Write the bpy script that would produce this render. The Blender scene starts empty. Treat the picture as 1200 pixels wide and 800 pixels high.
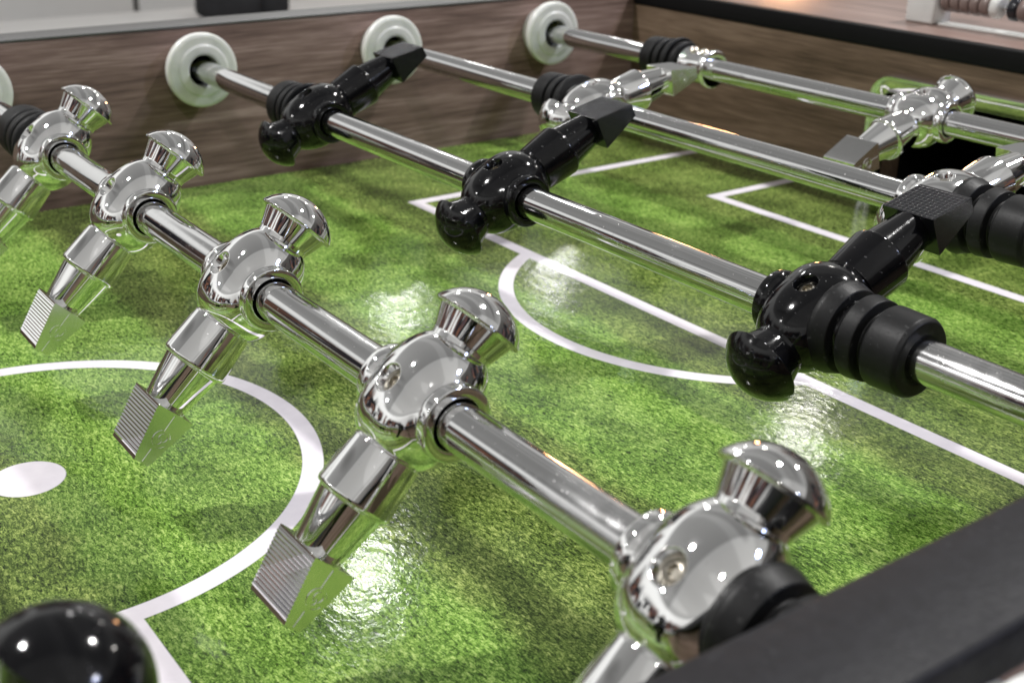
import bpy, math, random
from mathutils import Vector, Matrix, Euler

random.seed(7)
S = bpy.context.scene
COL = S.collection
R = math.radians

# ------------------------------------------------------------------ layout (metres, playfield surface = z 0)
H = 0.0848            # rod axis height
RR = 0.00745          # rod radius
YF = 0.2992           # inner face of far side wall
YN = -0.4135          # inner face of near side wall
YC = -0.0625          # centre line of the field along the rods
XM = -0.0755          # midfield line
XE = 0.550            # inner face of end wall with the goal
XW = -0.700           # inner face of the other end wall
ZT = 0.112            # top of the walls

# ------------------------------------------------------------------ node helpers
def new_mat(name):
    m = bpy.data.materials.new(name); m.use_nodes = True
    nt = m.node_tree
    return m, nt, nt.nodes['Principled BSDF']

def node(nt, typ, **kw):
    n = nt.nodes.new(typ)
    for k, v in kw.items():
        if k == 'ins':
            for i, val in v.items(): n.inputs[i].default_value = val
        else: setattr(n, k, v)
    return n

def mth(nt, op, a, b=None, c=None, clamp=False):
    n = nt.nodes.new('ShaderNodeMath'); n.operation = op; n.use_clamp = clamp
    for i, v in enumerate((a, b, c)):
        if v is None: continue
        if isinstance(v, (int, float)): n.inputs[i].default_value = v
        else: nt.links.new(v, n.inputs[i])
    return n.outputs[0]

def mix(nt, fac, a, b, blend='MIX'):
    n = nt.nodes.new('ShaderNodeMix'); n.data_type = 'RGBA'; n.blend_type = blend
    for sock, v in ((n.inputs[0], fac), (n.inputs[6], a), (n.inputs[7], b)):
        if isinstance(v, (int, float)): sock.default_value = v
        elif isinstance(v, tuple): sock.default_value = v
        else: nt.links.new(v, sock)
    return n.outputs[2]

def ramp(nt, fac, stops):
    n = nt.nodes.new('ShaderNodeValToRGB')
    while len(n.color_ramp.elements) < len(stops): n.color_ramp.elements.new(0.5)
    for e, (p, c) in zip(n.color_ramp.elements, stops):
        e.position = p; e.color = c if len(c) == 4 else (*c, 1)
    nt.links.new(fac, n.inputs[0])
    return n.outputs[0]

def noise(nt, vec, scale, detail=2, rough=.5, dist=0):
    n = nt.nodes.new('ShaderNodeTexNoise')
    n.inputs['Scale'].default_value = scale; n.inputs['Detail'].default_value = detail
    n.inputs['Roughness'].default_value = rough; n.inputs['Distortion'].default_value = dist
    nt.links.new(vec, n.inputs['Vector'])
    return n.outputs['Fac']

def mapping(nt, vec, scale=(1, 1, 1), rot=(0, 0, 0), loc=(0, 0, 0)):
    n = nt.nodes.new('ShaderNodeMapping')
    n.inputs['Scale'].default_value = scale; n.inputs['Rotation'].default_value = rot; n.inputs['Location'].default_value = loc
    nt.links.new(vec, n.inputs['Vector'])
    return n.outputs[0]

def bump(nt, height, strength, dist, bs, normal=None):
    n = nt.nodes.new('ShaderNodeBump'); n.inputs['Strength'].default_value = strength; n.inputs['Distance'].default_value = dist
    nt.links.new(height, n.inputs['Height'])
    nt.links.new(n.outputs[0], bs.inputs['Normal'])

def objco(nt): return nt.nodes.new('ShaderNodeTexCoord').outputs['Object']

# ------------------------------------------------------------------ materials
def mat_chrome(name, base, rough, bscale=60, bstr=.04, streak=False):
    m, nt, b = new_mat(name)
    co = objco(nt)
    b.inputs['Metallic'].default_value = 1
    b.inputs['Base Color'].default_value = (*base, 1)
    if streak:
        v = mapping(nt, co, scale=(900, 16, 900))
        f = noise(nt, v, 1, 3, .6)
        g = noise(nt, co, 180, 3, .6)
        r = mth(nt, 'MULTIPLY_ADD', mth(nt, 'POWER', g, 3.0), .22, rough)
        nt.links.new(r, b.inputs['Roughness'])
        bump(nt, f, .03, .0003, b)
    else:
        g = noise(nt, co, 260, 3, .6)
        r = mth(nt, 'MULTIPLY_ADD', mth(nt, 'POWER', g, 3.0), .12, rough)
        nt.links.new(r, b.inputs['Roughness'])
        bump(nt, noise(nt, co, bscale, 2, .5), bstr, .002, b)
    return m

CHROME = mat_chrome('silver_chrome_plating', (.925, .925, .92), .02, 60, .035)
CHROME_SATIN = mat_chrome('satin_chrome_foot', (.92, .92, .91), .03, 60, .03)
CHROME_SIDE = mat_chrome('satin_chrome_foot_side', (.92, .92, .91), .15, 60, .03)
STEEL = mat_chrome('polished_rod_steel', (.69, .69, .69), .02, streak=True)

def mat_black(name, base, rough, spec, bscale, bstr, coat=0):
    m, nt, b = new_mat(name); co = objco(nt)
    f = noise(nt, co, bscale, 3, .6)
    nt.links.new(ramp(nt, f, [(.3, tuple(x * .8 for x in base)), (.7, tuple(x * 1.3 for x in base))]), b.inputs['Base Color'])
    nt.links.new(mth(nt, 'MULTIPLY_ADD', noise(nt, co, bscale * 2.3, 3), .12, rough), b.inputs['Roughness'])
    b.inputs['Specular IOR Level'].default_value = spec
    b.inputs['Coat Weight'].default_value = coat; b.inputs['Coat Roughness'].default_value = .04
    bump(nt, f, bstr, .001, b)
    return m
def add_dust(m, amount, col, scale=700, thr=.70):
    nt = m.node_tree; b = nt.nodes['Principled BSDF']; co = objco(nt)
    d = ramp(nt, noise(nt, co, scale, 2, .5), [(thr, (0, 0, 0)), (thr + .035, (1, 1, 1))])
    d = mth(nt, 'MULTIPLY', d, amount)
    bc, ro = b.inputs['Base Color'], b.inputs['Roughness']
    old = bc.links[0].from_socket if bc.links else tuple(bc.default_value)
    nt.links.new(mix(nt, d, old, (*col, 1)), bc)
    oldr = ro.links[0].from_socket
    nt.links.new(mth(nt, 'MULTIPLY_ADD', d, .45, oldr), ro)
    # broad hand smears
    sm = ramp(nt, noise(nt, co, 55, 4, .65, .8), [(.52, (0, 0, 0)), (.66, (1, 1, 1))])
    cur = ro.links[0].from_socket
    nt.links.new(mth(nt, 'MULTIPLY_ADD', sm, .055, cur), ro)
def add_rub(m):
    nt = m.node_tree; b = nt.nodes['Principled BSDF']; co = objco(nt); ro = b.inputs['Roughness']
    r = ramp(nt, noise(nt, mapping(nt, co, scale=(30, 13, 30)), 1, 4, .7), [(.50, (0, 0, 0)), (.68, (1, 1, 1))])
    old = ro.links[0].from_socket
    nt.links.new(mth(nt, 'MULTIPLY_ADD', r, .16, old), ro)
add_rub(STEEL)
add_dust(CHROME, .35, (.5, .5, .48), 800, .71); add_dust(STEEL, .5, (.42, .41, .39), 900, .69)
BLACK_GLOSS = mat_black('glossy_black_plastic', (.0025, .0025, .0032), .03, .42, 120, .05)
add_dust(BLACK_GLOSS, .5, (.09, .09, .09), 800, .70)
BLACK_FOOT = mat_black('black_plastic_foot', (.006, .006, .008), .16, .5, 300, .05)
RUBBER = mat_black('black_rubber', (.005, .005, .0055), .40, .28, 400, .06)
add_dust(RUBBER, .6, (.05, .05, .05), 600, .66)
RAIL_SHEEN = mat_black('painted_sheen_rail_vinyl', (.10, .10, .098), .34, .5, 900, .05)  # black far rail; its grazing sheen is painted in as a grey base
RAIL_NEAR = mat_black('black_rail_matt_vinyl', (.0095, .0095, .012), .46, .24, 260, .22)
add_dust(RAIL_NEAR, .55, (.05, .05, .052), 620, .68)
EDGE = mat_black('black_edge_trim', (.003, .003, .0035), .5, .15, 600, .1)
DARK = mat_black('dark_cavity', (.002, .002, .002), .7, .1, 100, 0)

m, nt, b = new_mat('worn_screw_metal'); co = objco(nt)
nt.links.new(ramp(nt, noise(nt, co, 500, 3), [(.3, (.28, .25, .20)), (.7, (.58, .55, .48))]), b.inputs['Base Color'])
b.inputs['Metallic'].default_value = 1; b.inputs['Roughness'].default_value = .28
SCREW = m

m, nt, b = new_mat('milky_nylon'); co = objco(nt)
nt.links.new(ramp(nt, noise(nt, co, 90, 3), [(.3, (.62, .63, .60)), (.7, (.76, .76, .74))]), b.inputs['Base Color'])
b.inputs['Roughness'].default_value = .28
b.inputs['Subsurface Weight'].default_value = .5
b.inputs['Subsurface Radius'].default_value = (.006, .006, .005); b.inputs['Subsurface Scale'].default_value = 1
NYLON = m

def mat_wood(name, axis, c0, c1, c2, rough):
    m, nt, b = new_mat(name); co = objco(nt)
    sc = [70, 70, 70]; sc[axis] = 6
    v = mapping(nt, co, scale=tuple(sc))
    f1 = noise(nt, v, 1.0, 5, .62, .5)
    sc2 = [520, 520, 520]; sc2[axis] = 26
    f2 = noise(nt, mapping(nt, co, scale=tuple(sc2)), 1.0, 3, .6, .2)
    sc3 = [14, 14, 14]; sc3[axis] = 3
    f3 = noise(nt, mapping(nt, co, scale=tuple(sc3)), 1.0, 2, .5)
    f = mth(nt, 'ADD', mth(nt, 'MULTIPLY', f1, .45), mth(nt, 'ADD', mth(nt, 'MULTIPLY', f2, .35), mth(nt, 'MULTIPLY', f3, .2)))
    nt.links.new(ramp(nt, f, [(.34, c0), (.50, c1), (.66, c2)]), b.inputs['Base Color'])
    nt.links.new(mth(nt, 'MULTIPLY_ADD', f1, .25, rough), b.inputs['Roughness'])
    b.inputs['Specular IOR Level'].default_value = .35
    bump(nt, f2, .15, .0006, b)
    return m
WOOD_SIDE = mat_wood('dark_walnut_laminate', 0, (.060, .037, .030), (.190, .126, .106), (.38, .28, .245), .36)
WOOD_END = mat_wood('brown_walnut_laminate', 1, (.050, .032, .020), (.125, .083, .056), (.22, .155, .11), .36)
WOOD_TOP = mat_wood('walnut_top_laminate', 1, (.12, .075, .06), (.20, .135, .115), (.28, .20, .175), .22)

def flat_mat(name, c, rough, var=.15, scale=6, metal=0):
    m, nt, b = new_mat(name); co = objco(nt)
    f = noise(nt, co, scale, 4, .6)
    nt.links.new(ramp(nt, f, [(.3, tuple(x * (1 - var) for x in c)), (.7, tuple(min(1, x * (1 + var)) for x in c))]), b.inputs['Base Color'])
    b.inputs['Roughness'].default_value = rough; b.inputs['Metallic'].default_value = metal
    return m
WHITE_PL = flat_mat('white_plastic', (.66, .66, .64), .3, .06, 80)
BEAD = flat_mat('brown_bead_plastic', (.20, .145, .13), .3, .3, 220)
BEAD_DK = flat_mat('black_bead_plastic', (.012, .012, .016), .2, .3, 220)
PANEL = flat_mat('pale_grey_panel', (.76, .755, .74), .5, .05, 3)
PANEL_LT = flat_mat('off_white_panel', (.86, .855, .84), .5, .03, 3)
FLOOR = flat_mat('grey_floor_tile', (.30, .30, .29), .3, .08, 4)
FABRIC = flat_mat('black_fabric', (.010, .010, .012), .7, .4, 30)

def mat_field():
    m, nt, b = new_mat('printed_turf_laminate')
    co = objco(nt)
    sep = nt.nodes.new('ShaderNodeSeparateXYZ'); nt.links.new(co, sep.inputs[0])
    X, Y = sep.outputs[0], sep.outputs[1]
    # --- grass print
    def blades(ang, sc, asp, dist, off):
        v = mapping(nt, co, scale=(sc, sc * asp, 1), rot=(0, 0, ang), loc=(off, off, 0))
        return noise(nt, v, 1, 3, .65, dist)
    b1 = blades(.5, 680, .42, .7, 0); b2 = blades(-.7, 760, .40, .7, 3.1); b3 = blades(1.4, 900, .45, .5, 9.3)
    g = mth(nt, 'MAXIMUM', mth(nt, 'MAXIMUM', b1, b2), mth(nt, 'MULTIPLY', b3, .96))
    fine = noise(nt, co, 1300, 2, .6)
    g = mth(nt, 'ADD', mth(nt, 'MULTIPLY', g, .78), mth(nt, 'MULTIPLY', fine, .22))
    med = noise(nt, co, 34, 3, .55)
    big = noise(nt, mapping(nt, co, scale=(1, .55, 1)), 14, 4, .6)
    g2 = mth(nt, 'ADD', g, mth(nt, 'MULTIPLY', mth(nt, 'SUBTRACT', med, .5), .16))
    light = ramp(nt, g2, [(.44, (.028, .052, .013)), (.51, (.092, .190, .030)), (.57, (.205, .365, .068)), (.66, (.47, .62, .20))])
    olive = ramp(nt, g2, [(.44, (.016, .027, .008)), (.52, (.070, .112, .025)), (.58, (.165, .235, .056)), (.67, (.40, .47, .16))])
    # mown stripes across the table, ragged
    wob = mth(nt, 'MULTIPLY', mth(nt, 'SUBTRACT', noise(nt, co, 40, 3, .7), .5), .022)
    ph = mth(nt, 'DIVIDE', mth(nt, 'SUBTRACT', mth(nt, 'ADD', X, wob), XM - .0015), .098)
    st = mth(nt, 'SINE', mth(nt, 'MULTIPLY', ph, math.pi))
    sfac = ramp(nt, mth(nt, 'MULTIPLY_ADD', st, .5, .5), [(.42, (1, 1, 1)), (.60, (0, 0, 0))])
    pf = ramp(nt, big, [(.36, (1, 1, 1)), (.60, (0, 0, 0))])
    fac = mth(nt, 'MINIMUM', mth(nt, 'ADD', mth(nt, 'MULTIPLY', sfac, .80), mth(nt, 'MULTIPLY', pf, .40)), 1.0)
    grass = mix(nt, fac, light, olive)
    # large tonal drift: yellower far, greener near
    tone = noise(nt, co, 5.5, 2, .5)
    grass = mix(nt, mth(nt, 'MULTIPLY', tone, .32), grass, (1.0, .95, .5, 1), 'MULTIPLY')
    dk = ramp(nt, noise(nt, mapping(nt, co, scale=(1, .6, 1), loc=(4, 2, 0)), 22, 3, .6), [(.34, (.46, .50, .46)), (.49, (1, 1, 1))])
    grass = mix(nt, .7, grass, dk, 'MULTIPLY')
    # --- white markings as distance fields
    def band(d, w):                      # |d| < w/2, hard edge with hair-thin blend
        return mth(nt, 'MULTIPLY_ADD', mth(nt, 'SUBTRACT', w / 2, mth(nt, 'ABSOLUTE', d)), 1 / .0006, .5, True)
    def absd(a, c): return mth(nt, 'ABSOLUTE', mth(nt, 'SUBTRACT', a, c))
    dx = mth(nt, 'SUBTRACT', X, XM); dy = mth(nt, 'SUBTRACT', Y, YC)
    r = mth(nt, 'SQRT', mth(nt, 'ADD', mth(nt, 'MULTIPLY', dx, dx), mth(nt, 'MULTIPLY', dy, dy)))
    W = .0086
    RC = .1125
    marks = [band(mth(nt, 'SUBTRACT', r, RC), W)]
    marks.append(mth(nt, 'MULTIPLY_ADD', mth(nt, 'SUBTRACT', .0145, r), 1 / .0006, .5, True))
    out = mth(nt, 'GREATER_THAN', r, RC)
    marks.append(mth(nt, 'MULTIPLY', band(dx, W), out))
    ady = mth(nt, 'ABSOLUTE', dy)
    adx = mth(nt, 'ABSOLUTE', dx)
    def box(xa, hw, w):                  # box open to the end wall; mirrored for both ends
        fr = mth(nt, 'MULTIPLY', band(mth(nt, 'SUBTRACT', adx, xa - XM), w), mth(nt, 'LESS_THAN', ady, hw + w / 2))
        lg = mth(nt, 'MULTIPLY', band(mth(nt, 'SUBTRACT', ady, hw), w), mth(nt, 'GREATER_THAN', adx, xa - XM - w / 2))
        marks.extend([fr, lg])
    box(.2552, .2425, .0088)
    box(.4398, .1395, .0086)
    ax = mth(nt, 'SUBTRACT', adx, .3135 - XM)
    ra = mth(nt, 'SQRT', mth(nt, 'ADD', mth(nt, 'MULTIPLY', ax, ax), mth(nt, 'MULTIPLY', dy, dy)))
    marks.append(mth(nt, 'MULTIPLY', band(mth(nt, 'SUBTRACT', ra, .1262), .0084), mth(nt, 'LESS_THAN', adx, .2552 - XM)))
    mk = marks[0]
    for q in marks[1:]: mk = mth(nt, 'MAXIMUM', mk, q)
    white = ramp(nt, noise(nt, co, 120, 3), [(.3, (.73, .69, .745)), (.7, (.80, .76, .81))])
    nt.links.new(mix(nt, mk, grass, white), b.inputs['Base Color'])
    nt.links.new(mth(nt, 'MULTIPLY_ADD', noise(nt, co, 35, 3), .06, .075), b.inputs['Roughness'])
    b.inputs['Specular IOR Level'].default_value = .26
    hgt = mth(nt, 'ADD', noise(nt, mapping(nt, co, scale=(1.3, .8, 1)), 150, 3, .6), mth(nt, 'MULTIPLY', noise(nt, co, 45, 2), .9))
    bump(nt, hgt, .095, .0016, b)
    return m
FIELD = mat_field()

# ------------------------------------------------------------------ mesh builder
class MB:
    def __init__(s): s.v = []; s.f = []; s.mi = []
    def add(s, vs, fs, mi=0, M=None):
        o = len(s.v)
        s.v += [tuple(M @ Vector(p)) if M else tuple(p) for p in vs]
        s.f += [tuple(i + o for i in f) for f in fs]; s.mi += [mi] * len(fs)
    def lathe(s, prof, n=48, axis='Z', mi=0, M=None):
        # prof: (t, r) along the axis; r==0 closes with a fan
        vs, fs, rings = [], [], []
        for t, r in prof:
            if r < 1e-9:
                rings.append([len(vs)]); vs.append((0, 0, t))
            else:
                rings.append(list(range(len(vs), len(vs) + n)))
                vs += [(r * math.cos(2 * math.pi * k / n), r * math.sin(2 * math.pi * k / n), t) for k in range(n)]
        for a, b_ in zip(rings, rings[1:]):
            for k in range(n):
                k2 = (k + 1) % n
                if len(a) == 1 and len(b_) == 1: break
                if len(a) == 1: fs.append((a[0], b_[k2], b_[k]))
                elif len(b_) == 1: fs.append((a[k], a[k2], b_[0]))
                else: fs.append((a[k], a[k2], b_[k2], b_[k]))
        if axis == 'Y': vs = [(x, z, -y) for x, y, z in vs]      # t -> +Y
        if axis == 'X': vs = [(z, y, -x) for x, y, z in vs]      # t -> +X
        s.add(vs, fs, mi, M)
    def box(s, lo, hi, bev=0, mi=0, M=None):
        (x0, y0, z0), (x1, y1, z1) = lo, hi
        if bev <= 0:
            vs = [(x, y, z) for z in (z0, z1) for y in (y0, y1) for x in (x0, x1)]
            s.add(vs, [(0, 2, 3, 1), (4, 5, 7, 6), (0, 1, 5, 4), (2, 6, 7, 3), (0, 4, 6, 2), (1, 3, 7, 5)], mi, M); return
        import bmesh
        bm = bmesh.new()
        vv = [bm.verts.new(p) for p in [(x, y, z) for z in (z0, z1) for y in (y0, y1) for x in (x0, x1)]]
        for f in [(0, 2, 3, 1), (4, 5, 7, 6), (0, 1, 5, 4), (2, 6, 7, 3), (0, 4, 6, 2), (1, 3, 7, 5)]: bm.faces.new([vv[i] for i in f])
        bmesh.ops.bevel(bm, geom=list(bm.edges), offset=bev, segments=3, profile=.5, affect='EDGES')
        bm.verts.index_update()
        s.add([tuple(v.co) for v in bm.verts], [tuple(v.index for v in f.verts) for f in bm.faces], mi, M)
        bm.free()
    def build(s, name, mats, parent=None, smooth=True, ang=32):
        me = bpy.data.meshes.new(name); me.from_pydata(s.v, [], s.f)
        for m_ in (mats if isinstance(mats, (list, tuple)) else [mats]): me.materials.append(m_)
        me.polygons.foreach_set('material_index', s.mi)
        import bmesh
        bm = bmesh.new(); bm.from_mesh(me)
        bmesh.ops.remove_doubles(bm, verts=bm.verts, dist=1e-7)
        bmesh.ops.recalc_face_normals(bm, faces=bm.faces)
        bm.to_mesh(me); bm.free()
        if smooth:
            me.polygons.foreach_set('use_smooth', [True] * len(me.polygons))
            me.set_sharp_from_angle(angle=R(ang))
        o = bpy.data.objects.new(name, me); COL.objects.link(o)
        if parent: o.parent = parent
        return o

def rounded(prof, r=.0006, seg=4):
    """round the inner corners of an open (t, r) profile"""
    out = [prof[0]]
    for a, b_, c in zip(prof, prof[1:], prof[2:]):
        A, B, C_ = Vector(a), Vector(b_), Vector(c)
        d1, d2 = A - B, C_ - B
        if d1.length < 1e-9 or d2.length < 1e-9: out.append(b_); continue
        if d1.normalized().dot(d2.normalized()) < -.985: out.append(b_); continue
        k = min(r, d1.length * .45, d2.length * .45)
        P, Q = B + d1.normalized() * k, B + d2.normalized() * k
        for i in range(seg + 1):
            u = i / seg
            p = P * (1 - u) ** 2 + B * 2 * u * (1 - u) + Q * u * u
            out.append((p.x, max(p.y, 0)))
    out.append(prof[-1])
    return out

def empty(name, loc, label, cat, group=None):
    o = bpy.data.objects.new(name, None); COL.objects.link(o); o.location = loc
    o.empty_display_size = .02
    o['label'] = label; o['category'] = cat
    if group: o['group'] = group
    return o

mm = .001

# ------------------------------------------------------------------ player figure (local: +Z head, Y along rod, -X front)
def torso_mesh(black):
    mb = MB()
    L = 16.0; RH = 10.6
    def prof_r(d):                                    # chest: lathe-like ovoid, in mm
        x, y, z = d
        rz = 23.0 if z > 0 else 20.8
        rx, ry = 16.2, 17.0
        p = 2.15 if z > 0 else 2.15 + .30 * min(1, -z / .5)
        return (abs(x / rx) ** p + abs(y / ry) ** p + abs(z / rz) ** p) ** (-1 / p)
    def cyl_r(d):
        x, y, z = d
        q = math.hypot(x, z)
        a = RH / max(q, 1e-6); b_ = L / max(abs(y), 1e-6)
        k = 14
        return (a ** -k + b_ ** -k) ** (-1 / k)
    def smax(a, b_, k=2.2):
        h = max(k - abs(a - b_), 0) / k
        return max(a, b_) + h * h * k * .25
    NT, NP = 110, 120
    a0 = R(15.5)
    angs = [0, a0 * .45, a0 * .8, a0 * .97, a0, a0 * 1.03, a0 * 1.07, a0 * 1.13]
    n2 = NT - 2 * len(angs)
    mid = [a0 * 1.13 + (math.pi - 2.26 * a0) * (i + 1) / (n2 + 1) for i in range(n2)]
    angs = angs + mid + [math.pi - a for a in reversed(angs)]
    vs, fs, rings = [], [], []
    def pt(th, ph):
        d = (-math.cos(th), math.sin(th) * math.cos(ph), math.sin(th) * math.sin(ph))
        r = smax(prof_r(d), cyl_r(d))
        t = min(th, math.pi - th)
        if t < a0 * .98: r = 10.2 if t < a0 * .9 else 10.4
        elif t < a0 * 1.02: r -= .45
        elif t < a0 * 1.05: r -= .12
        return tuple(c * r * mm for c in d)
    for i, th in enumerate(angs):
        if i in (0, len(angs) - 1): rings.append([len(vs)]); vs.append(pt(th, 0)); continue
        rings.append(list(range(len(vs), len(vs) + NP)))
        vs += [pt(th, 2 * math.pi * k / NP) for k in range(NP)]
    mis = []
    for ri, (a, b_) in enumerate(zip(rings, rings[1:])):
        for k in range(NP):
            k2 = (k + 1) % NP
            if len(a) == 1: fs.append((a[0], b_[k], b_[k2]))
            elif len(b_) == 1: fs.append((a[k], b_[0], a[k2]))
            else: fs.append((a[k], b_[k], b_[k2], a[k2]))
            mis.append(1 if ri < 3 or ri > len(rings) - 5 else 0)  # near-black recess walls, shade painted into the screw holes
    mb.add(vs, fs); mb.mi[-len(fs):] = mis
    # collars round the rod
    for sgn in (-1, 1):
        prof = rounded([(13.0, 10.4), (15.6, 12.2), (19.4, 11.8), (19.4, 8.05), (15.0, 8.0)], 1.0, 5)
        M = Matrix.Scale(sgn, 4, (0, 1, 0))
        mb.lathe([(t * mm, r * mm) for t, r in prof], 64, 'Y', 0, M)
        mb.lathe([(14 * mm, 8.02 * mm), (17.9 * mm, 8.0 * mm), (17.9 * mm, 7.3 * mm)], 48, 'Y', 1, M)  # added black sleeve, paints the shade into the gap around the rod
    return mb
def head_mesh():
    mb = MB()
    dome = []
    hd, rl, tl = 9.2, 14.9, 28.9                       # dome height, lip radius, lip position
    rs = (rl * rl + hd * hd) / (2 * hd)
    am = math.asin(rl / rs)
    for i in range(17):                                # spherical cap
        a = am * i / 16
        dome.append((tl + hd - rs * (1 - math.cos(a)), rs * math.sin(a) if i else 0))
    prof = dome + rounded([(tl, rl), (tl - .25, rl + .15), (tl - .95, rl - .2), (tl - 1.2, 12.9), (20.5, 10.3), (17.5, 10.1)], .3, 4)[1:]
    mb.lathe([(t * mm, r * mm) for t, r in reversed(prof)], 72)
    return mb
def leg_mesh():
    mb = MB()
    prof = rounded([(-6, 14.4), (-11, 13.4), (-14.5, 12.5), (-17.0, 11.2), (-17.5, 10.8), (-17.9, 10.9), (-18.2, 11.4), (-34.8, 12.7), (-35.8, 12.3), (-36.2, 11.0), (-53.2, 8.2), (-53.6, 7.7), (-53.6, 0)], .45, 4)
    pts = [(t * mm, r * mm) for t, r in prof]
    mb.lathe(pts, 72)
    return mb
def foot_mesh(knurl):
    mb = MB()
    hw = 11.2                      # half width along the rod
    z0, z1 = -53.3, -74.3          # top, tip
    f0, f1 = 8.3, 3.4              # half thickness at the top and tip
    n = 64 if not knurl else 46
    m_ = 1 if not knurl else 44
    def tri(u): u = u % 1; return 1 - abs(2 * u - 1)
    grids = []
    for sgn in (-1, 1):
        g = []
        for i in range(n + 1):
            u = i / n; z = z0 + (z1 - z0) * u; th = f0 + (f1 - f0) * u
            row = []
            for j in range(m_ + 1):
                v = j / m_; y = -hw + 2 * hw * v
                edge = (.04 < u < .93)
                if not knurl: hgt = .44 * tri(u * 16) if edge else 0
                else: hgt = .40 * tri(u * 11.5) * tri(v * 11) if edge and .02 < v < .98 else 0
                row.append(len(mb.v)); mb.v.append((sgn * (th + hgt - .2) * mm, y * mm, z * mm))
            g.append(row)
        grids.append(g)
        for i in range(n):
            for j in range(m_): mb.f.append((g[i][j], g[i][j + 1], g[i + 1][j + 1], g[i + 1][j])); mb.mi.append(0)
    A, B = grids
    for i in range(n):
        for j in (0, m_): mb.f.append((A[i][j], A[i + 1][j], B[i + 1][j], B[i][j])); mb.mi.append(1)
    for j in range(m_):
        for i in (0, n): mb.f.append((A[i][j], A[i][j + 1], B[i][j + 1], B[i][j])); mb.mi.append(0)
    return mb
def screw_mesh(back):
    mb = MB(); s = 1 if back else -1
    M = Matrix.Scale(s, 4, (1, 0, 0))
    if back:                                           # hexagonal nut with bolt end
        mb.lathe([(9.8 * mm, 3.9 * mm), (12.4 * mm, 3.9 * mm), (12.8 * mm, 3.4 * mm), (12.8 * mm, 0)], 6, 'X', 0, M)
        mb.lathe([(12.0 * mm, 1.9 * mm), (13.6 * mm, 1.9 * mm), (13.9 * mm, 1.5 * mm), (13.9 * mm, 0)], 20, 'X', 0, M)
    else:
        prof = [(9.8, 3.7), (11.6, 3.7), (12.6, 3.2), (13.2, 2.3), (13.3, 1.7), (12.2, 1.5), (12.2, 0)]
        mb.lathe([(t * mm, r * mm) for t, r in prof], 28, 'X', 0, M)
    return mb
def emblem_mesh():
    mb = MB()                                          # little raised swirl on the side of the foot
    def tube(pts, rad):
        vs, fs = [], []
        for (x, z) in pts:
            for k in range(6):
                a = 2 * math.pi * k / 6
                vs.append((x + rad * .8 * math.cos(a), -11.2 * mm - .10 * mm + rad * .6 * math.sin(a), z))
        for i in range(len(pts) - 1):
            d = Vector(pts[i + 1]) - Vector(pts[i])
            for k in range(6):
                fs.append((i * 6 + k, i * 6 + (k + 1) % 6, (i + 1) * 6 + (k + 1) % 6, (i + 1) * 6 + k))
        mb.add(vs, fs)
    def arc(cx, cz, r, a0, a1, n=22): return [(cx + r * math.cos(R(a0 + (a1 - a0) * i / n)), cz + r * math.sin(R(a0 + (a1 - a0) * i / n))) for i in range(n + 1)]
    c = (1.0 * mm, -63.5 * mm)
    tube(arc(c[0], c[1], 3.4 * mm, 20, 330), .28 * mm)
    tube(arc(c[0] + .4 * mm, c[1] + .6 * mm, 1.7 * mm, 100, 400), .26 * mm)
    tube([(0, -54.2 * mm), (0, -57.0 * mm), (.1 * mm, -60.6 * mm)], .22 * mm)
    tube([(0, -68.2 * mm), (0, -71.0 * mm), (0, -73.6 * mm)], .22 * mm)
    tube(arc(c[0] - .6 * mm, c[1] - 1.1 * mm, 1.2 * mm, -120, 120), .24 * mm)
    return mb

def make_player(black, parent):
    mat = BLACK_GLOSS if black else CHROME
    t = torso_mesh(black).build('player_figure', [mat, DARK], parent, ang=40)
    head_mesh().build('head', mat, t, ang=38)
    leg_mesh().build('leg', mat, t, ang=38)
    foot_mesh(black).build('foot', [BLACK_FOOT] * 2 if black else [CHROME_SATIN, CHROME_SIDE], t, ang=25)
    if not black: emblem_mesh().build('emblem', CHROME, t)
    screw_mesh(False).build('screw', SCREW, t)
    screw_mesh(True).build('nut', SCREW, t)
    return t
def copy_tree(o, parent):
    c = o.copy(); COL.objects.link(c); c.parent = parent
    for ch in o.children:
        d = ch.copy(); COL.objects.link(d); d.parent = c
    return c
PROTO = {}
def place_player(black, parent, y, head_deg):
    phi = R(90 - head_deg)
    o = PROTO.get(black)
    if o is None: o = PROTO[black] = make_player(black, parent)
    else: o = copy_tree(o, parent)
    M = Matrix.Rotation(phi, 4, 'Y')
    if black: M = M @ Matrix.Rotation(math.pi, 4, 'Z')
    o.rotation_euler = M.to_euler()
    o.location = (0, y - parent.location.y, 0)
    return o

def bumper_mesh(k=1):
    prof = [(9.5, 7.3), (9.5, 11.9), (0.0, 12.2), (-.2, 16.4), (.6, 17.4), (2.4, 17.4), (8.0, 15.6), (8.6, 11.4), (11.4, 11.0), (12.0, 14.8), (12.6, 15.6),
            (18.8, 15.0), (19.3, 11.2), (22.0, 11.0), (22.6, 14.2), (23.4, 14.9), (36.4, 14.5), (38.0, 13.4), (38.2, 9.2), (37.0, 8.2), (37.0, 7.3)]
    mb = MB()
    mb.lathe([(t * mm * k, r * mm) for t, r in rounded(prof, .5, 3)], 56, 'Y')
    return mb
BUMP = {}
def place_bumper(parent, y, direction, k=1):
    """flange at y, the rings run towards +Y (direction 1) or -Y (-1)"""
    key = k
    if key in BUMP:
        o = BUMP[key].copy(); COL.objects.link(o); o.parent = parent
    else:
        o = BUMP[key] = bumper_mesh(k).build('bumper', RUBBER, parent)
    o.location = (0, y - parent.location.y, 0)
    o.rotation_euler = (0, 0, 0 if direction > 0 else math.pi)
    return o

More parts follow.
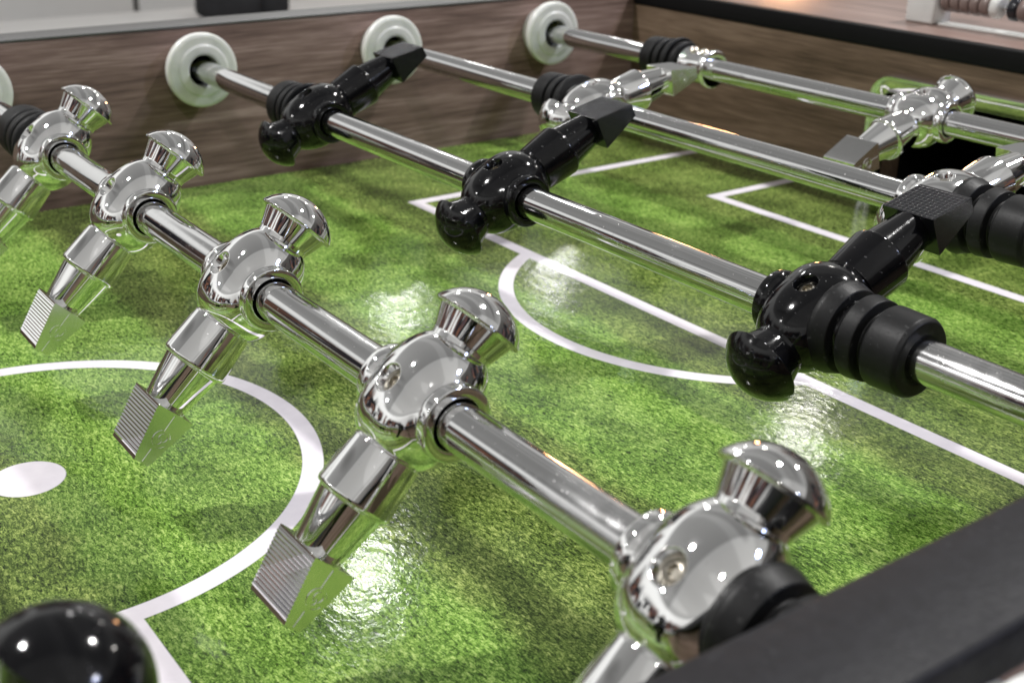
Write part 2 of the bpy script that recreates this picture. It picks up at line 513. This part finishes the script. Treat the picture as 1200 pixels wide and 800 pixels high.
def make_rod(x, label, y0=-.475, y1=.36):
    e = empty('foosball_rod', (x, YC, H), label, 'foosball rod', 'rods across the foosball table')
    mb = MB()
    a, b_ = y0 - YC, y1 - YC
    mb.lathe([(a, 0), (a, RR - .001), (a + .001, RR)] + [(a + .001 + (b_ - a - .002) * i / 12, RR) for i in range(1, 13)] + [(b_, RR - .001), (b_, 0)], 56, 'Y')
    mb.build('rod_tube', STEEL, e)
    return e

# near-left black rod (only the head of its nearest player is in the picture)
rK = make_rod(-.145, 'polished steel rod at the lower left whose black player shows only its round head')
place_player(True, rK, -.3385, 60)
# midfield chrome rod
rA = make_rod(0, 'nearest full steel rod carrying a slanted row of five silver chrome players')
for i in range(5): place_player(False, rA, .1175 - .1195 * i, 46)
place_bumper(rA, .1175 + .0092, 1, 1.15)
bz = place_bumper(rA, .1175 - .478 - .0150, -1, .96); bz.scale = (.90, 1, .90)
# black three-man rod
rB = make_rod(.15, 'steel rod carrying three glossy black players with their feet pointing up to the right')
for i in range(3): place_player(True, rB, .1150 - .1877 * i, 206)
place_bumper(rB, .1150 + .0092, 1, .78)
bz = place_bumper(rB, .1150 - .3754 - .0098, -1, .93); bz.scale = (.96, 1, .96)
# chrome two-man rod
rC = make_rod(.30, 'steel rod with two silver players lying flat behind the row of black players')
for y in (.046, -.2035): place_player(False, rC, y, 192)
place_bumper(rC, .0615, 1, .8)
place_bumper(rC, -.2035 - .0105, -1)
# goalkeeper rod
rD = make_rod(.45, 'farthest steel rod with one silver goalkeeper in front of the goal opening')
place_player(False, rD, -.0785, 15)
place_bumper(rD, .1315, 1, .8)
mb = MB()
mb.lathe([(t * mm, r * mm) for t, r in rounded([(-14, 7.3), (-14, 12.6), (-12.5, 13.4), (-9, 12.8), (-7.5, 11.4), (9, 11.4), (11, 12.6), (14, 12.0), (14, 7.3)], .8, 3)], 56, 'Y')
col_ = mb.build('stop_collar', CHROME, rD); col_.location = (0, .1105 - YC, 0)
for k in (-1, 1):
    mb = MB(); mb.lathe([(10.8 * mm, 3.2 * mm), (12.6 * mm, 3.2 * mm), (13.4 * mm, 2.2 * mm), (13.5 * mm, 0)], 18)
    s = mb.build('screw', SCREW, col_); s.location = (0, k * .005, 0); s.rotation_euler = (0, R(-15), 0)
mb = MB(); mb.lathe([(t * mm, r * mm) for t, r in rounded([(0, 7.3), (0, 14), (1, 15.2), (4.5, 15.2), (5.5, 14), (5.5, 7.3)], .6, 3)], 48, 'Y')
w = mb.build('rubber_washer', RUBBER, rD); w.location = (0, .1252 - YC, 0)

# ------------------------------------------------------------------ the table
T = empty('foosball_table', (XM, YC, -.13), 'brown wood foosball table with a printed green turf playfield and white markings', 'foosball table')
def part(mb, name, mats, **k):
    o = mb.build(name, mats, None, **k); o.parent = T; o.matrix_parent_inverse = Matrix.Translation(-Vector(T.location)); return o
mb = MB(); mb.box((XW - .01, YN - .005, -.02), (XE + .01, YF + .005, 0)); part(mb, 'playfield', FIELD, smooth=False)
TW = .0275
# far side wall with black cap
mb = MB(); mb.box((XW - .03, YF, -.13), (XE + .03, YF + .026, ZT - .0012), .0008); part(mb, 'side_wall', WOOD_SIDE)
mb = MB(); mb.box((XW - .03, YF - .0004, ZT - .001), (XE - .0, YF + TW, ZT + .0008), .0006); part(mb, 'side_rail', RAIL_SHEEN)
# near side wall, its black cap overhanging inwards
mb = MB(); mb.box((XW - .03, YN - .0135, -.13), (XE + .03, YN, ZT - .0125), .001); part(mb, 'side_wall', WOOD_SIDE)
mb = MB(); mb.box((XW - .03, -.4284, ZT - .012), (XE, -.4004, ZT), .0022); part(mb, 'side_rail', RAIL_NEAR)
# end walls
for xa, sg in ((XE, 1), (XW, -1)):
    mb = MB()
    gy0, gy1, gz = YC - .093, YC + .093, .072
    lo, hi = (xa, xa + .03) if sg > 0 else (xa - .03, xa)
    mb.box((lo, YN, -.13), (hi, gy0, ZT - .0125))
    mb.box((lo, gy1, -.13), (hi, YF, ZT - .0125))
    mb.box((lo, gy0, gz), (hi, gy1, ZT - .0125))
    mb.box((lo, gy0, -.13), (hi, gy1, -.0225))
    part(mb, 'end_wall', WOOD_END, smooth=False)
    mb = MB(); mb.box((lo - (.0012 if sg > 0 else 0), YN + .012, ZT - .0122), (lo + .008 if sg > 0 else hi + .0012, YF - .0008, ZT + .0012), .001); part(mb, 'end_rail', EDGE)
    # goal pocket behind the opening
    mb = MB()
    px = hi if sg > 0 else lo
    qx = px + sg * .09
    x0, x1 = min(px, qx), max(px, qx)
    mb.box((x0, gy0 - .005, -.06), (x1, gy0, gz)); mb.box((x0, gy1, -.06), (x1, gy1 + .005, gz))
    mb.box((x0, gy0, gz), (x1, gy1, gz + .005)); mb.box((x0, gy0, -.065), (x1, gy1, -.06))
    mb.box((qx, gy0, -.06), (qx + .005, gy1, gz))
    part(mb, 'goal_pocket', DARK, smooth=False)
# wide wooden top behind the goal end
mb = MB(); mb.box((XE + .0083, YN - .013, ZT - .0121), (XE + .185, YF - .001, ZT + .0010), .0008); part(mb, 'end_shelf', WOOD_TOP)
# goal frame: rounded chrome surround
def rrect(y0, y1, z0, z1, r, n=8):
    pts = []
    for cy, cz, a0 in ((y1 - r, z1 - r, 0), (y0 + r, z1 - r, 90), (y0 + r, z0 + r, 180), (y1 - r, z0 + r, 270)):
        pts += [(cy + r * math.cos(R(a0 + 90 * i / n)), cz + r * math.sin(R(a0 + 90 * i / n))) for i in range(n + 1)]
    return pts
oy = .1005
sections = [(0, 0.0), (-.0040, .0002), (-.0050, .0009), (-.0040, .0112), (-.0032, .0120), (.004, .0124)]   # (x offset, inset)
vs, fs = [], []
for dx, ins in sections:
    ring = rrect(YC - oy + ins, YC + oy - ins, .0012 + ins * .2, .0835 - ins, max(.018 - ins, .004))
    vs += [(XE + dx - .0002, y, z) for y, z in ring]
n = len(ring)
for i in range(len(sections) - 1):
    for k in range(n): fs.append((i * n + k, i * n + (k + 1) % n, (i + 1) * n + (k + 1) % n, (i + 1) * n + k))
mb = MB(); mb.add(vs, fs); part(mb, 'goal_frame', CHROME, ang=50)

# rod bearings: inside of the far wall and outside of the near wall
def bearing_mesh():
    mb = MB()
    prof = rounded([(0, 18.5), (-11.5, 18.5), (-12.2, 24.6), (-16.8, 25.2), (-18.2, 24.4), (-18.9, 22.2), (-19.1, 17.6), (-20.2, 16.8), (-20.6, 12.0), (-20.0, 10.4), (-10, 10.2)], .6, 4)
    mb.lathe([(t * mm, r * mm) for t, r in prof], 64, 'Y')
    mb.lathe([(-10.5 * mm, 10.3 * mm), (-10.6 * mm, 7.4 * mm)], 48, 'Y', 1)
    return mb
proto = None
for x in (-.145, 0, .15, .30, .45):
    for far in (True, False):
        if proto is None: o = proto = bearing_mesh().build('rod_bearing', [NYLON, DARK], None)
        else: o = proto.copy(); COL.objects.link(o)
        o.parent = T; o.matrix_parent_inverse = Matrix.Translation(-Vector(T.location))
        o.location = (x, YF - .0002 if far else YN - .0137, H)
        o.rotation_euler = (0, 0, 0)
        if not far: o.scale = (.95, .55, .95)

# ------------------------------------------------------------------ score counter standing on the end shelf
SC = empty('score_counter', (.604, .028, ZT + .0010), 'white bracket holding a row of brown score beads on the wooden end top', 'score counter')
def scpart(mb, name, mat):
    o = mb.build(name, mat, SC); return o
mb = MB(); mb.box((-.011, .000, 0), (.011, .024, .034), .002); scpart(mb, 'bracket', WHITE_PL)
mb = MB(); mb.box((-.011, -.125, 0), (.011, -.101, .034), .002); scpart(mb, 'bracket', WHITE_PL)
mb = MB(); mb.lathe([(-.115, .0022), (.012, .0022)], 20, 'Y', 0, Matrix.Translation((0, 0, .017))); scpart(mb, 'bead_rod', STEEL)
mb = MB(); mb.box((-.006, -.1005, 0), (.006, -.0005, .0016), .0005); scpart(mb, 'base_strip', WHITE_PL)
bp = None
for k in range(9):
    y = -.0047 - .0078 * k if k < 6 else -.0047 - .0078 * k - .006
    if bp is None:
        mb = MB(); mb.lathe([(t * mm, r * mm) for t, r in rounded([(-3.7, 2.3), (-3.7, 6.4), (-2.2, 7.8), (2.2, 7.8), (3.7, 6.4), (3.7, 2.3)], .8, 3)], 32, 'Y')
        o = bp = mb.build('bead', BEAD, SC)
    else:
        o = bp.copy(); COL.objects.link(o)
        if k == 5: o.data = bp.data.copy(); o.data.materials[0] = WHITE_PL; o['label'] = 'white score bead'
        if k == 6: o.data = bp.data.copy(); o.data.materials[0] = BEAD_DK; o['label'] = 'black score bead'
        o.parent = SC
    o.location = (0, y, .017)

# ------------------------------------------------------------------ what shows past the far wall
mb = MB(); mb.box((-9, -6, -.80), (12, 12, -.78)); f = mb.build('floor', FLOOR, None, smooth=False); f['kind'] = 'structure'
cab = empty('panel_wall', (2.0, 4.6, -.78), 'blurred pale grey panelled counter front beyond the far side of the table', 'panelled wall')
xs = [-2.6, .70, 1.02, 1.62, 2.30, 2.95, 4.3, 5.5]
for i, (a, b_) in enumerate(zip(xs, xs[1:])):
    mb = MB(); mb.box((a + .012 - 2, -.0, .06), (b_ - .012 - 2, .03, 1.05), .004)
    mb.build('panel', PANEL_LT if i == 0 else PANEL, cab)
mb = MB(); mb.box((-4.6, .032, 0), (3.5, .5, 1.03)); mb.build('carcass', flat_mat('grey_carcass', (.13, .125, .12), .6), cab, smooth=False)

def bag(name, loc, sx, sy, sz, label, rot=0):
    e = empty(name, loc, label, 'bag'); e.rotation_euler = (0, 0, rot)
    mb = MB(); n1, n2 = 20, 32
    vs, fs = [], []
    for i in range(n1 + 1):
        th = math.pi * i / n1
        for k in range(n2):
            ph = 2 * math.pi * k / n2
            c = lambda v: math.copysign(abs(v) ** .6, v)
            wob = 1 + .06 * math.sin(3 * ph + 2 * th) + .04 * math.sin(7 * ph)
            vs.append((sx * c(math.sin(th)) * c(math.cos(ph)) * wob, sy * c(math.sin(th)) * c(math.sin(ph)) * wob, sz * (1 + c(math.cos(th)))))
    for i in range(n1):
        for k in range(n2): fs.append((i * n2 + k, i * n2 + (k + 1) % n2, (i + 1) * n2 + (k + 1) % n2, (i + 1) * n2 + k))
    mb.add(vs, fs); mb.build('bag_body', FABRIC, e)
    mb = MB(); M = Matrix.Translation((0, 0, sz * 1.8)) @ Matrix.Rotation(math.pi / 2, 4, 'X')
    pv, pf = [], []
    for i in range(25):
        a = math.pi * i / 24
        for k in range(8):
            q = 2 * math.pi * k / 8
            rr = sx * .5 + .012 * math.cos(q)
            pv.append((rr * math.cos(a), rr * math.sin(a) * .7, .012 * math.sin(q)))
    for i in range(24):
        for k in range(8): pf.append((i * 8 + k, i * 8 + (k + 1) % 8, (i + 1) * 8 + (k + 1) % 8, (i + 1) * 8 + k))
    mb.add(pv, pf, 0, M); mb.build('handle', FABRIC, e)
    return e

# ------------------------------------------------------------------ light: ceiling spots found in the highlights of the figures
def lamp(loc, power, rad, color=(1, .965, .92)):
    l = bpy.data.lights.new('ceiling_lamp', 'AREA'); l.shape = 'DISK'; l.size = rad * 2; l.energy = power; l.color = color
    o = bpy.data.objects.new('ceiling_lamp', l); COL.objects.link(o); o.location = loc
    return o
for loc, p, rad, c in [
    ((-.95, .72, 2.1), 51, .07, (1, .985, .97)),
    ((1.6, -.1, 2.1), 48, .075, (1, .985, .965)),
    ((3.8, -.1, 2.1), 15, .10, (1, .96, .90)),
    ((3.45, 2.45, 2.1), 5, .09, (1, .96, .90)),
    ((1.5, 2.6, 2.1), 5.5, .09, (1, .985, .97)),
    ((2.95, 4.8, 2.1), 4.5, .09, (1, .985, .97)),
    ((3.95, 4.75, 2.1), 4.5, .09, (1, .985, .97)),
    ((-3.0, 1.6, 2.1), 14, .11, (1, .985, .97)),
    ((-1.0, -2.0, 2.1), 20, .10, (1, .985, .97)),
    ((1.9, -2.65, 2.1), 26, .30, (.42, .55, 1.0)),
    ((1.75, -2.35, 2.0), 18, .11, (1, .98, .96)),
    ((4.8, 4.2, .55), 9, .12, (1, .50, .22)),
]:
    o = lamp(loc, p, rad, c)
    if loc[2] < 1: o.rotation_euler = (Vector(loc) - Vector((.2, 0, .1))).to_track_quat('Z', 'Y').to_euler()

# room light: neutral interior, pale walls, grey ceiling, added dark patches near eye level
W = bpy.data.worlds.new('World'); S.world = W; W.use_nodes = True
nt = W.node_tree; bg = nt.nodes['Background']
tc = nt.nodes.new('ShaderNodeTexCoord').outputs['Generated']
sep = nt.nodes.new('ShaderNodeSeparateXYZ'); nt.links.new(tc, sep.inputs[0])
Z = sep.outputs[2]
def zr(stops): return ramp(nt, mth(nt, 'MULTIPLY_ADD', Z, .5, .5), stops)
base = zr([(.0, (.05, .045, .04)), (.42, (.08, .072, .065)), (.49, (.16, .15, .14)), (.52, (.52, .52, .51)), (.60, (.74, .74, .73)), (.715, (.90, .90, .89)), (.728, (.40, .40, .395)), (.86, (.34, .34, .335)), (1.0, (.31, .31, .307))])
# brighter wall to the far left, darker room behind the camera and at the right
side = mth(nt, 'MULTIPLY_ADD', sep.outputs[0], -.5, mth(nt, 'MULTIPLY', sep.outputs[1], .55))
sd = ramp(nt, mth(nt, 'MULTIPLY_ADD', side, .5, .5), [(.20, (.10, .095, .09)), (.38, (.30, .29, .28)), (.50, (.75, .74, .73)), (.75, (1.15, 1.15, 1.14))])
up = zr([(.70, (0, 0, 0)), (.76, (1, 1, 1))])
colr = mix(nt, mth(nt, 'SUBTRACT', 1.0, up), base, mix(nt, 1.0, base, sd, 'MULTIPLY'))
# broad ceiling fields of different tone
cf = ramp(nt, mth(nt, 'MULTIPLY_ADD', mth(nt, 'MULTIPLY_ADD', sep.outputs[0], .35, sep.outputs[1]), .5, .5), [(.30, (1.35, 1.34, 1.33)), (.43, (1.28, 1.28, 1.28)), (.452, (.74, .74, .74)), (.80, (.90, .90, .90))])
zc = mth(nt, 'MAXIMUM', Z, .12)
cu = nt.nodes.new('ShaderNodeCombineXYZ')
nt.links.new(mth(nt, 'DIVIDE', sep.outputs[0], zc), cu.inputs[0]); nt.links.new(mth(nt, 'DIVIDE', sep.outputs[1], zc), cu.inputs[1])
refl_bands = ramp(nt, noise(nt, mapping(nt, cu.outputs[0], scale=(1.35, .16, 1), rot=(0, 0, .12), loc=(.7, 2.2, 0)), 1, 1, .4), [(.36, (.50, .495, .49)), (.385, (.86, .855, .85)), (.50, (.93, .925, .92)), (.515, (1.12, 1.115, 1.11)), (.60, (1.16, 1.155, 1.15)), (.615, (.80, .795, .79))])  # ceiling bands invented to streak the rod reflections
cf = mix(nt, 1.0, cf, refl_bands, 'MULTIPLY')
colr = mix(nt, up, colr, mix(nt, 1.0, base, cf, 'MULTIPLY'))
# added dark noise patches standing in for people and furniture in reflections
v = mapping(nt, tc, scale=(4.6, 4.6, 1.0))
fg = noise(nt, v, 1, 3, .6)
fig = ramp(nt, fg, [(.475, (0, 0, 0)), (.495, (1, 1, 1))])
el = zr([(.40, (0, 0, 0)), (.44, (1, 1, 1)), (.62, (1, 1, 1)), (.67, (0, 0, 0))])
fcol = ramp(nt, noise(nt, mapping(nt, tc, scale=(9, 9, 7)), 1, 2), [(.35, (.008, .008, .010)), (.52, (.03, .028, .032)), (.60, (.22, .10, .06)), (.66, (.05, .05, .07))])
colr = mix(nt, mth(nt, 'MULTIPLY', fig, el), colr, fcol)
nt.links.new(colr, bg.inputs['Color'])
bg.inputs['Strength'].default_value = 1.0

# ------------------------------------------------------------------ camera (solved from the picture)
cam = bpy.data.cameras.new('camera'); co_ = bpy.data.objects.new('camera', cam); COL.objects.link(co_)
Rm = Matrix(((0.8120340207053345, 0.218253477261861, -0.5412634930237165), (-0.5834800894566967, 0.3231849912493281, -0.7450519757968412), (0.012318052797970035, 0.9208240228698847, 0.389783766312796)))
co_.matrix_world = Matrix.Translation((-.1731619, -.5243355, .2446296)) @ Rm.to_4x4()
cam.sensor_width = 36; cam.lens = 36 * 1446.28 / 1200
cam.clip_start = .01; cam.clip_end = 100
cam.dof.use_dof = True; cam.dof.focus_distance = .47; cam.dof.aperture_fstop = cam.lens / 2.5
S.camera = co_

# dark bags on the floor in the blur beyond the table
def along(px, py, dist):
    d = Rm @ Vector(((px - 600) / 1446.28, -(py - 400) / 1446.28, -1)); d.normalize()
    return Vector((-.1731619, -.5243355, .2446296)) + d * dist

P1 = along(268, 19, 4.72); P2 = along(316, 17, 4.78); P3 = along(462, 2, 4.9)
zb = min(P1.z, P2.z) - .004
be = empty('bench', (P1.x, P1.y + .1, -.78), 'pale grey box bench in the blurred distance with black bags on top', 'bench')
mb = MB(); mb.box((-3.4, -.20, zb + .78 - .03), (2.2, .24, zb + .78), .004); mb.build('seat', PANEL, be)
mb = MB(); mb.box((-3.38, -.185, 0), (2.18, .22, zb + .78 - .031)); mb.build('base', PANEL, be, smooth=False)
bag('bag', (P1.x, P1.y, zb), .115, .07, .055, 'larger long black soft bag at the upper left, lying on the pale bench', -.35)
bag('bag', (P2.x, P2.y, zb), .07, .06, .05, 'smaller round black soft bag on the pale bench, right beside the long bag', -.35)

S.render.engine = 'CYCLES'
S.view_settings.view_transform = 'Standard'; S.view_settings.look = 'None'; S.view_settings.exposure = 0; S.view_settings.gamma = 1
S.cycles.use_denoising = True
S.cycles.max_bounces = 10; S.cycles.glossy_bounces = 8
S.cycles.sample_clamp_indirect = 6
S.cycles.caustics_reflective = False
